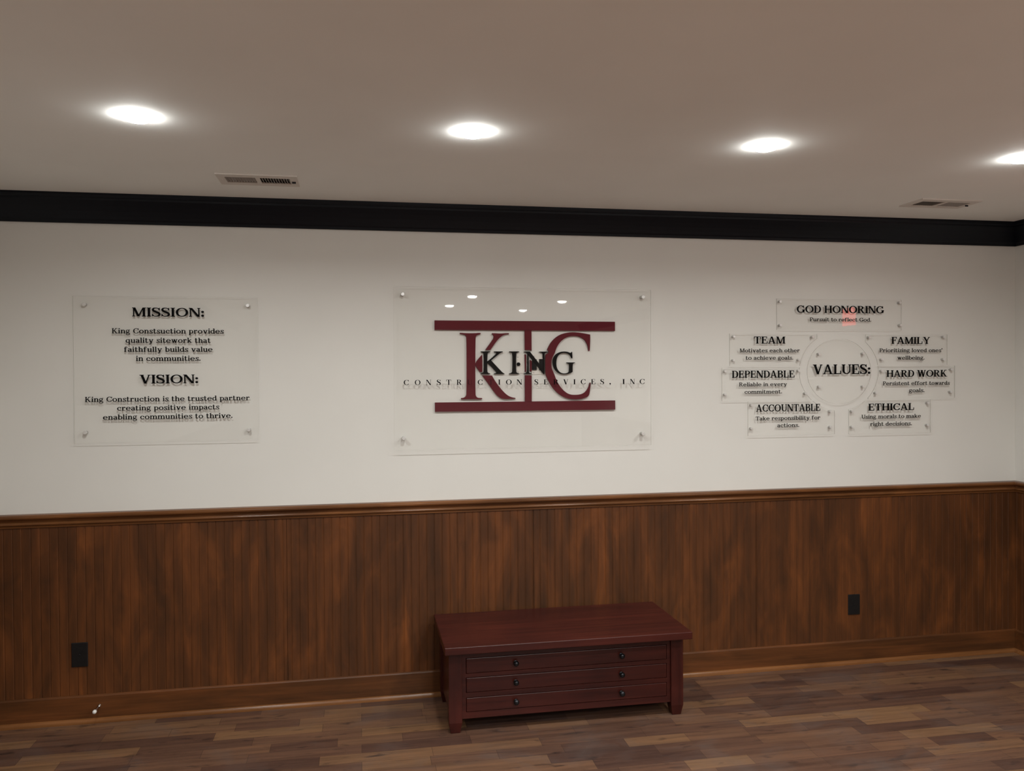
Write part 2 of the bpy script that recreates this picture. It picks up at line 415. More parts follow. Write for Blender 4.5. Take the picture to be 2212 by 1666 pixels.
# ================================================================ serif lettering
def catmull(p, n=4):
    out = []
    for i in range(len(p) - 1):
        a, b, c, d = p[max(i - 1, 0)], p[i], p[i + 1], p[min(i + 2, len(p) - 1)]
        for k in range(n):
            u = k / n
            out.append(tuple(0.5 * ((2 * b[q]) + (c[q] - a[q]) * u + (2 * a[q] - 5 * b[q] + 4 * c[q] - d[q]) * u * u + (-a[q] + 3 * b[q] - 3 * c[q] + d[q]) * u ** 3) for q in range(len(b))))
    out.append(p[-1]); return out
class Pen:
    """draws slab or roman serif glyphs as lists of polygons; cap height is 1"""
    def __init__(s, T, t, sf, ov, X=0.70, times=False):
        s.T, s.t, s.sf, s.ov, s.X, s.times = T, t, sf, ov, X, times
    def rect(s, x0, y0, x1, y1): s.P.append([(x0, y0), (x1, y0), (x1, y1), (x0, y1)])
    def hb(s, x0, x1, y, w=None): w = w or s.t; s.rect(x0, y - w / 2, x1, y + w / 2)
    def serif(s, x, y, w, l=1, r=1):
        o = s.ov; y0, y1 = (0, s.sf) if y == 'b' else ((y - s.sf, y) if not isinstance(y, str) else (1 - s.sf, 1))
        if isinstance(y, tuple): y0, y1 = y
        s.rect(x - w / 2 - (o if l else 0), y0, x + w / 2 + (o if r else 0), y1)
    def stem(s, x, y0, y1, w=None, b='lr', tp='lr'):
        w = w or s.T; s.rect(x - w / 2, y0, x + w / 2, y1)
        if b: s.rect(x - w / 2 - (s.ov if 'l' in b else 0), y0, x + w / 2 + (s.ov if 'r' in b else 0), y0 + s.sf)
        if tp: s.rect(x - w / 2 - (s.ov if 'l' in tp else 0), y1 - s.sf, x + w / 2 + (s.ov if 'r' in tp else 0), y1)
    def diag(s, x0, y0, x1, y1, w): s.P.append([(x0 - w / 2, y0), (x0 + w / 2, y0), (x1 + w / 2, y1), (x1 - w / 2, y1)])
    def ribbon(s, pts):
        L, R = [], []
        for i, (x, y, w) in enumerate(pts):
            a, b = pts[max(i - 1, 0)], pts[min(i + 1, len(pts) - 1)]
            dx, dy = b[0] - a[0], b[1] - a[1]; d = math.hypot(dx, dy) or 1
            nx, ny = -dy / d * w / 2, dx / d * w / 2
            L.append((x + nx, y + ny)); R.append((x - nx, y - ny))
        for i in range(len(pts) - 1): s.P.append([L[i], L[i + 1], R[i + 1], R[i]])
    def path(s, pts, n=4): s.ribbon(catmull(pts, n))
    def arc(s, cx, cy, rx, ry, a0, a1, T=None, t=None):
        T = T or s.T; t = t or s.t; n = max(6, int(abs(a1 - a0) / 12)); pts = []
        out, inn = [], []
        for i in range(n + 1):
            a = math.radians(a0 + (a1 - a0) * i / n); c, q = math.cos(a), math.sin(a)
            out.append((cx + (rx + T / 2) * c, cy + (ry + t / 2) * q)); inn.append((cx + (rx - T / 2) * c, cy + (ry - t / 2) * q))
        for i in range(n): s.P.append([out[i], out[i + 1], inn[i + 1], inn[i]])
    def ball(s, x, y, r): s.P.append([(x + r * math.cos(k * math.pi / 6), y + r * math.sin(k * math.pi / 6)) for k in range(12)])
    def glyph(s, ch):
        s.P = []; T, t, f, o, X = s.T, s.t, s.sf, s.ov, s.X; h = t / 2
        if ch == 'A': s.diag(.14, 0, .45, 1, t * 1.1); s.diag(.80, 0, .47, 1, T); s.hb(.24, .68, .31); s.serif(.14, 'b', t); s.serif(.80, 'b', T)
        elif ch == 'B': s.stem(.22, 0, 1, b='l', tp='l'); [s.hb(.2, .48, y) for y in (1 - h, .53, h)]; s.arc(.47, .765, .22, .235 - h, -90, 90); s.arc(.49, .265, .25, .265 - h, -90, 90)
        elif ch in 'CG':
            s.arc(.5, .5, .40, .5 - h, 38, 322 if ch == 'C' else 345); s.P.append([(.80, .66), (.80 + t * .8, .66), (.80 + t * .8, 1), (.80 + t * .2, 1), (.77, .86)])
            if ch == 'C': s.path([(.79, .20, t), (.84, .30, t * .8)], 2)
            else: s.stem(.82, .06, .44, b='', tp='lr')
        elif ch == 'D': s.stem(.22, 0, 1, b='l', tp='l'); s.hb(.2, .45, 1 - h); s.hb(.2, .45, h); s.arc(.44, .5, .38, .5 - h, -90, 90)
        elif ch in 'EF':
            s.stem(.22, 0, 1, b='l' if ch == 'E' else 'lr', tp='l'); s.hb(.2, .74, 1 - h); s.hb(.2, .56, .52); s.rect(.74 - t * .8, .70, .74, 1); s.rect(.55 - t * .4, .38, .55 + t * .4, .66)
            if ch == 'E': s.hb(.2, .79, h); s.P.append([(.70, 0), (.79, 0), (.81, .32), (.80 - t * .9, .32)])
        elif ch == 'H': s.stem(.22, 0, 1); s.stem(.84, 0, 1); s.hb(.2, .86, .51)
        elif ch == 'I': s.stem(.3, 0, 1)
        elif ch == 'K': s.stem(.22, 0, 1); s.diag(.30, .40, .74, 1, t * 1.3); s.diag(.80, 0, .44, .58, T * 1.1); s.serif(.76, 't', t * 2); s.serif(.82, 'b', T)
        elif ch == 'L': s.stem(.22, 0, 1, b='l'); s.hb(.2, .76, h); s.P.append([(.68, 0), (.76, 0), (.79, .36), (.78 - t * .9, .36)])
        elif ch == 'M': s.stem(.16, 0, 1, w=t * 1.1, tp='l'); s.stem(.98, 0, 1, tp='r'); s.diag(.54, .02, .20, 1, T); s.diag(.54, .02, .93, 1, t * 1.1)
        elif ch == 'N': s.stem(.17, 0, 1, w=t * 1.15, tp='l'); s.stem(.86, 0, 1, w=t * 1.15, b=''); s.diag(.84, 0, .20, 1, T * 1.15)
        elif ch == 'O': s.arc(.5, .5, .41, .5 - h, 0, 360)
        elif ch == 'P': s.stem(.22, 0, 1, tp='l'); s.hb(.2, .48, 1 - h); s.hb(.2, .48, .46); s.arc(.47, .73, .24, .27 - h, -90, 90)
        elif ch == 'R': s.stem(.22, 0, 1, tp='l'); s.hb(.2, .5, 1 - h); s.hb(.2, .5, .49); s.arc(.47, .745, .23, .255 - h, -90, 90); s.diag(.80, 0, .50, .5, T * 1.05); s.serif(.82, 'b', T * .7, 0, 1)
        elif ch == 'S':
            s.path([(.72, .76, t), (.64, .91, t), (.46, 1 - h, t), (.28, .92, T * .7), (.21, .77, T * .9), (.30, .62, T), (.48, .52, T * 1.1), (.66, .41, T), (.74, .25, T * .9), (.66, .09, T * .7), (.46, h, t), (.27, .08, t), (.18, .24, t)])
            s.P.append([(.72, .70), (.77, .70), (.77, 1), (.74, 1), (.66, .90)]); s.P.append([(.18, .32), (.13, .32), (.13, 0), (.16, 0), (.24, .12)])
        elif ch == 'T': s.stem(.48, 0, 1, tp=''); s.hb(.07, .89, 1 - h); s.P.append([(.05, .66), (.05 + t * .8, .66), (.17, 1), (.07, 1)]); s.P.append([(.91, .66), (.91 - t * .8, .66), (.79, 1), (.89, 1)])
        elif ch == 'U': s.stem(.22, .32, 1, b=''); s.stem(.82, .32, 1, w=t * 1.2, b=''); s.arc(.515, .34, .29, .34 - h, 180, 270); s.arc(.515, .34, .30, .34 - h, 270, 360, T=t * 1.4)
        elif ch == 'V': s.diag(.50, 0, .18, 1, T * 1.1); s.diag(.50, 0, .80, 1, t * 1.2); s.serif(.18, 't', T); s.serif(.80, 't', t)
        elif ch == 'W':
            for a in (0, .47): s.diag(.42 + a, 0, .17 + a, 1, T * 1.05); s.diag(.42 + a, 0, .65 + a, 1, t * 1.2)
            s.serif(.17, 't', T); s.serif(.64, 't', T); s.serif(1.12, 't', t)
        elif ch == 'Y': s.stem(.5, 0, .45, tp=''); s.diag(.5, .40, .17, 1, T * 1.1); s.diag(.5, .40, .81, 1, t * 1.2); s.serif(.17, 't', T); s.serif(.81, 't', t)
        # lower case
        elif ch == 'a':
            s.path([(.17, .50, T), (.22, .62, t * 1.2), (.36, X - h, t), (.50, X - .09, T * .8), (.55, .45, T), (.55, .14, T), (.60, h, t * 1.1), (.70, .08, t)])
            s.path([(.55, .42, t), (.36, .38, t * 1.1), (.20, .30, T * .8), (.16, .18, T), (.24, .05, T * .7), (.36, h, t), (.48, .08, t), (.55, .2, t)])
        elif ch == 'b': s.stem(.2, 0, 1, b='', tp='l'); s.arc(.43, X / 2, .25, X / 2 - h, -125, 125); s.arc(.43, X / 2, .25, X / 2 - h, 125, 235, T=t)
        elif ch == 'c': s.arc(.42, X / 2, .28, X / 2 - h, 35, 325); s.ball(.62, X - .2, T * .55)
        elif ch == 'd': s.stem(.64, 0, 1, b='r', tp='l'); s.arc(.40, X / 2, .25, X / 2 - h, 50, 310)
        elif ch == 'e': s.arc(.42, X / 2, .29, X / 2 - h, 0, 322); s.hb(.14, .72, X * .53)
        elif ch == 'f': s.stem(.25, 0, .8, tp=''); s.path([(.25, .74, T), (.28, .90, T * .8), (.40, 1 - h, t), (.52, .93, t)]); s.ball(.52, .89, T * .5); s.rect(.06, X - f, .50, X)
        elif ch == 'g':
            s.arc(.34, .46, .20, .22, 0, 360, T=T * .8); s.path([(.22, .28, t), (.15, .19, t * 1.2), (.24, .10, T * .8), (.46, .09, T * .8), (.62, .02, T * .7), (.64, -.12, T * .7), (.50, -.24, t), (.30, -.25, t), (.12, -.18, T * .6), (.12, -.04, T * .6), (.24, .06, t)])
            s.path([(.48, .60, t), (.60, X, t), (.70, X - .03, t * 1.6)], 2)
        elif ch == 'h': s.stem(.2, 0, 1, tp='l'); s.path([(.24, .48, t), (.33, .61, t), (.46, X - h, t * 1.2), (.59, X - .11, T * .85), (.63, .44, T), (.63, 0, T)]); s.serif(.63, 'b', T)
        elif ch == 'i': s.stem(.25, 0, X, tp='l'); s.ball(.25, .90, T * .62)
        elif ch == 'k': s.stem(.2, 0, 1, tp='l'); s.diag(.28, .26, .58, X, t * 1.4); s.diag(.64, 0, .40, .42, T * 1.1); s.rect(.46, X - f, .74, X); s.rect(.52, 0, .80, f)
        elif ch == 'l': s.stem(.25, 0, 1, tp='l')
        elif ch in 'nm':
            s.stem(.2, 0, X, tp='l')
            for k in range(1 if ch == 'n' else 2):
                a = .43 * k; s.path([(.24 + a, .46, t), (.33 + a, .60, t), (.46 + a, X - h, t * 1.2), (.59 + a, X - .11, T * .85), (.63 + a, .44, T), (.63 + a, 0, T)]); s.serif(.63 + a, 'b', T)
        elif ch == 'o': s.arc(.42, X / 2, .29, X / 2 - h, 0, 360)
        elif ch == 'p': s.stem(.2, -.30, X, tp='l'); s.arc(.43, X / 2, .25, X / 2 - h, -130, 130)
        elif ch == 'q': s.stem(.64, -.30, X, tp=''); s.arc(.40, X / 2, .25, X / 2 - h, 50, 310)
        elif ch == 'r': s.stem(.2, 0, X, tp='l'); s.path([(.24, .42, t), (.34, .60, t), (.46, X - h, t * 1.3), (.54, X - .06, t)]); s.ball(.54, X - .12, T * .6)
        elif ch == 's':
            s.path([(.58, X - .19, t), (.52, X - .06, t), (.37, X - h, t), (.24, X - .08, T * .7), (.21, X - .19, T * .8), (.30, X - .30, T * .9), (.46, .30, T * .9), (.57, .20, T * .8), (.52, .06, T * .7), (.36, h, t), (.20, .07, t), (.14, .2, t)])
            s.rect(.57, X - .24, .57 + t * .7, X); s.rect(.14 - t * .5, 0, .14 + t * .2, .24)
        elif ch == 't': s.stem(.24, .14, .92, b='', tp=''); s.path([(.24, .16, T), (.28, .05, T * .8), (.38, h, t), (.48, .06, t), (.52, .18, t)]); s.rect(.06, X - f, .50, X)
        elif ch == 'u': s.path([(.2, X, T), (.2, .22, T), (.25, .07, T * .8), (.36, h, t * 1.1), (.50, .08, t), (.60, .20, t)]); s.serif(.2, X, T, 1, 0); s.stem(.62, 0, X, b='r', tp='l')
        elif ch in 'vy':
            s.diag(.42, 0, .17, X, T * 1.1); s.diag(.42, 0, .66, X, t * 1.3); s.rect(.17 - T / 2 - o, X - f, .17 + T / 2 + o, X); s.rect(.66 - T / 2 - o * .6, X - f, .66 + T / 2 + o * .6, X)
            if ch == 'y': s.path([(.42, .02, t * 1.3), (.34, -.20, t * 1.2), (.22, -.27, t)]); s.ball(.17, -.22, T * .5)
        elif ch == 'w':
            for a in (0, .37): s.diag(.36 + a, 0, .16 + a, X, T); s.diag(.36 + a, 0, .54 + a, X, t * 1.3)
            for q in (.16, .53, .92): s.rect(q - T / 2 - o * .7, X - f, q + T / 2 + o * .7, X)
        elif ch == 'z': s.hb(.1, .6, X - h); s.hb(.1, .62, h); s.diag(.17, t, .53, X - t, T); s.rect(.1, X - .2, .1 + t * .7, X); s.rect(.62 - t * .7, 0, .62, .22)
        elif ch == '.': s.ball(.2, T * .6, T * .62)
        elif ch == ':': s.ball(.2, T * .6, T * .62); s.ball(.2, .56, T * .62)
        elif ch == ',': s.ball(.2, T * .6, T * .62); s.path([(.24, T * .6, t * 1.4), (.25, -.05, t * 1.2), (.15, -.19, t * .7)], 3)
        elif ch == "'": s.ball(.2, .92, T * .6); s.path([(.24, .90, t * 1.4), (.24, .78, t * 1.2), (.16, .68, t * .7)], 3)
        return s.P
    def line(s, text, space=0.42, sb=0.055):
        """all polygons of a line, cap height 1, with its extents"""
        x = 0; out = []
        for ch in text:
            if ch == ' ': x += space; continue
            P = s.glyph(ch); x0 = min(p[0] for q in P for p in q); x1 = max(p[0] for q in P for p in q)
            out += [[(p[0] - x0 + x, p[1]) for p in q] for q in P]; x += x1 - x0 + sb
        return out, x - sb
HEAD = Pen(0.205, 0.095, 0.085, 0.075); BODY = Pen(0.185, 0.11, 0.095, 0.075); SMALL = Pen(0.185, 0.115, 0.095, 0.07); ROMAN = Pen(0.20, 0.05, 0.045, 0.085, times=True)
def lettering(name, text, x0, x1, z, cap, y, pen, mat, parent, depth=0.0009):
    polys, w = pen.line(text); k = (x1 - x0) / w
    bm = bmesh.new()
    for q in polys: prism_xz(bm, [(x0 + a * k, z + b * cap) for a, b in q], y, y - depth)
    return part(name, bm, mat, parent)

def words(a, pen):
    """one entry per word of a heading"""
    text, x0, x1, z, cap = a; ws = text.split(' '); W = [pen.line(w)[1] for w in ws]
    k = (x1 - x0) / (sum(W) + 0.42 * (len(ws) - 1)); out = []; x = x0
    for w, l in zip(ws, W): out.append((w, x, x + l * k, z, cap)); x += (l + 0.42) * k
    return out

# ================================================================ acrylic plaques
def standoff(parent, x, z, r, y_back, y_front):
    bm = bmesh.new(); lathe(bm, [(r * .92, 0), (r * .92, -y_back - 0.0002)], (0, -1, 0), (x, 0, z), 24)
    b = part('standoff', bm, M['standoff_barrel'], parent, smooth=False)
    bm = bmesh.new(); lathe(bm, [(r, -y_front + 0.0002), (r, -y_front + 0.0045), (r * .86, -y_front + 0.006), (0, -y_front + 0.006)], (0, -1, 0), (x, 0, z), 24)
    part('cap', bm, M['steel'], b)
def pane(parent, pts, y0, y1):
    bm = bmesh.new(); prism_xz(bm, pts, y0, y1, 0, 1)
    return part('pane', bm, [M['acrylic'], M['acrylic_edge']], parent)

# mission and vision plaque
PY0, PY1 = -0.0152, -0.0190
mv = thing('wall_plaque', 'clear acrylic plaque with MISSION and VISION paragraphs, left end of the wall', 'plaque', (-0.88, 0, 1.636))
pane(mv, [(-1.288, 1.296), (-0.4695, 1.296), (-0.4695, 1.976), (-1.288, 1.976)], PY0, PY1)
for x, z in ((-1.2395, 1.937), (-0.516, 1.938), (-1.2415, 1.346), (-0.517, 1.3455)): standoff(mv, x, z, 0.0088, PY0, PY1)
for k, a in enumerate([('MISSION:', -1.0322, -0.7137, 1.883, 0.0416),
    ('King Constsuction provides', -1.1212, -0.6262, 1.8037, 0.0243),
    ('quality sitework that', -1.062, -0.6859, 1.7601, 0.0243),
    ('faithfully builds value', -1.0694, -0.6773, 1.7181, 0.0243),
    ('in communities.', -1.018, -0.7319, 1.6756, 0.0243),
    ('VISION:', -1.0034, -0.7435, 1.5701, 0.0412),
    ('King Construction is the trusted partner', -1.2402, -0.5114, 1.487, 0.0239),
    ('creating positive impacts', -1.1027, -0.6501, 1.4457, 0.0239),
    ('enabling communities to thrive.', -1.1644, -0.5907, 1.404, 0.0239)]):
    hd = a[0].isupper()
    lettering('heading_text' if hd else 'body_text', a[0], *a[1:], PY1 - 0.0002, HEAD if hd else BODY, M['black_vinyl'], mv)

# group of values plaques around the round one
VC, VIN, VOUT = (2.5765, 1.6070), (0.1905, 0.1780), (0.2360, 0.2150)
def cut_rect(x0, x1, z0, z1):
    """rectangle less the round clearance in the middle of the group"""
    inside = lambda p: ((p[0] - VC[0]) / VOUT[0]) ** 2 + ((p[1] - VC[1]) / VOUT[1]) ** 2 < 1
    cs = [(x0, z0), (x1, z0), (x1, z1), (x0, z1)]; pts = []
    for a, b in zip(cs, cs[1:] + cs[:1]):
        for i in range(400): pts.append((a[0] + (b[0] - a[0]) * i / 400, a[1] + (b[1] - a[1]) * i / 400))
    n = len(pts); ins = [inside(p) for p in pts]
    if not any(ins): return cs
    st = next(i for i in range(n) if ins[i] and not ins[i - 1]); en = next(i for i in range(n) if ins[i] and not ins[(i + 1) % n])
    A, Bp = pts[st - 1], pts[(en + 1) % n]
    an = lambda p: math.atan2((p[1] - VC[1]) / VOUT[1], (p[0] - VC[0]) / VOUT[0])
    a0, a1 = an(A), an(Bp); d = (a1 - a0 + math.pi) % (2 * math.pi) - math.pi
    out = [(VC[0] + VOUT[0] * math.cos(a0 + d * i / 24), VC[1] + VOUT[1] * math.sin(a0 + d * i / 24)) for i in range(25)]
    i = (en + 1) % n
    while i != st:
        p = pts[i]
        if p in cs: out.append(p)
        i = (i + 1) % n
    return out
VY0, VY1 = -0.0142, -0.0180
VALUES = [
    ('GOD', (2.208, 2.954, 1.8318, 1.9995), [(2.2287, 1.9833), (2.9443, 1.9839), (2.2297, 1.8571), (2.9469, 1.8602)],
     [('GOD HONORING', 2.3255, 2.8463, 1.9241, 0.04), ('Pursuit to reflect God.', 2.4023, 2.7685, 1.8788, 0.0207)],
     'clear acrylic plaque lettered GOD HONORING, topmost of the values group'),
    ('TEAM', (1.9385, 2.445, 1.639, 1.811), [(1.9616, 1.7946), (2.419, 1.7942), (1.9598, 1.6696), (2.3374, 1.6702)],
     [('TEAM', 2.076, 2.2577, 1.7577, 0.0382), ('Motivates each other', 1.9956, 2.342, 1.7113, 0.0208), ('to achieve goals.', 2.029, 2.3034, 1.6719, 0.0208)],
     'clear acrylic plaque lettered TEAM, upper left of the round VALUES plaque'),
    ('DEP', (1.894, 2.43, 1.453, 1.6295), [(1.9127, 1.6116), (2.3366, 1.611), (1.9123, 1.4873), (2.3762, 1.4884)],
     [('DEPENDABLE', 1.9501, 2.3112, 1.5752, 0.0386), ('Reliable in every', 1.991, 2.267, 1.5301, 0.0208), ('commitment.', 2.022, 2.2372, 1.4905, 0.0208)],
     'clear acrylic plaque lettered DEPENDABLE, middle left of the round VALUES plaque'),
    ('ACC', (2.041, 2.548, 1.265, 1.448), [(2.0624, 1.4295), (2.5234, 1.3883), (2.0619, 1.3043), (2.5232, 1.3033)],
     [('ACCOUNTABLE', 2.0878, 2.4627, 1.3934, 0.0384), ('Take responsibility for', 2.085, 2.4626, 1.3473, 0.021), ('actions.', 2.2098, 2.3377, 1.3086, 0.021)],
     'clear acrylic plaque lettered ACCOUNTABLE, bottom left of the values group'),
    ('FAM', (2.7345, 3.24, 1.64, 1.8095), [(2.7574, 1.793), (3.2165, 1.7957), (2.8343, 1.6705), (3.2165, 1.6706)],
     [('FAMILY', 2.8923, 3.1303, 1.7565, 0.0385), ("Prioritizing loved ones'", 2.8195, 3.2081, 1.7108, 0.0215), ('wellbeing.', 2.9283, 3.0962, 1.6698, 0.0215)],
     'clear acrylic plaque lettered FAMILY, upper right of the round VALUES plaque'),
    ('HARD', (2.75, 3.287, 1.4545, 1.6355), [(2.8342, 1.6082), (3.2664, 1.6134), (2.7982, 1.4871), (3.2628, 1.4879)],
     [('HARD WORK', 2.8623, 3.238, 1.574, 0.0375), ('Persistent effort towards', 2.8401, 3.2544, 1.5283, 0.0216), ('goals.', 3.0, 3.0961, 1.4889, 0.0216)],
     'clear acrylic plaque lettered HARD WORK, middle right of the round VALUES plaque'),
    ('ETH', (2.633, 3.134, 1.2625, 1.448), [(2.6542, 1.3877), (3.1185, 1.4282), (2.654, 1.3022), (3.117, 1.304)],
     [('ETHICAL', 2.7506, 3.0315, 1.3901, 0.0384), ('Using morals to make', 2.7093, 3.0735, 1.3466, 0.0215), ('right decisions.', 2.762, 3.0174, 1.3057, 0.0215)],
     'clear acrylic plaque lettered ETHICAL, bottom right of the values group'),
    ('VAL', None, [(2.4569, 1.7017), (2.7209, 1.7031), (2.4578, 1.5238), (2.7206, 1.5233)],
     [('VALUES:', 2.4193, 2.763, 1.5918, 0.053)],
     'round clear acrylic plaque lettered VALUES in the middle of the values group'),
]
for name, rect, sos, lines, lab in VALUES:
    if rect is None:
        c = VC; pts = [(VC[0] + VIN[0] * math.cos(k * math.pi / 36), VC[1] + VIN[1] * math.sin(k * math.pi / 36)) for k in range(72)]
    else:
        c = ((rect[0] + rect[1]) / 2, (rect[2] + rect[3]) / 2); pts = cut_rect(*rect)
    t = thing('values_plaque', lab, 'plaque', (c[0], 0, c[1]), 'values plaques on the right')
    pane(t, pts, VY0, VY1)
    for x, z in sos: standoff(t, x, z, 0.0068, VY0, VY1)
    for a in [q for l in lines for q in (words(l, HEAD) if l[0].isupper() else [l])]:
        hd = a[0].isupper()
        lettering('heading_text' if hd else 'body_text', a[0], *a[1:], VY1 - 0.0002, HEAD if hd else SMALL, M['black_vinyl'] if hd else M['grey_vinyl'], t)

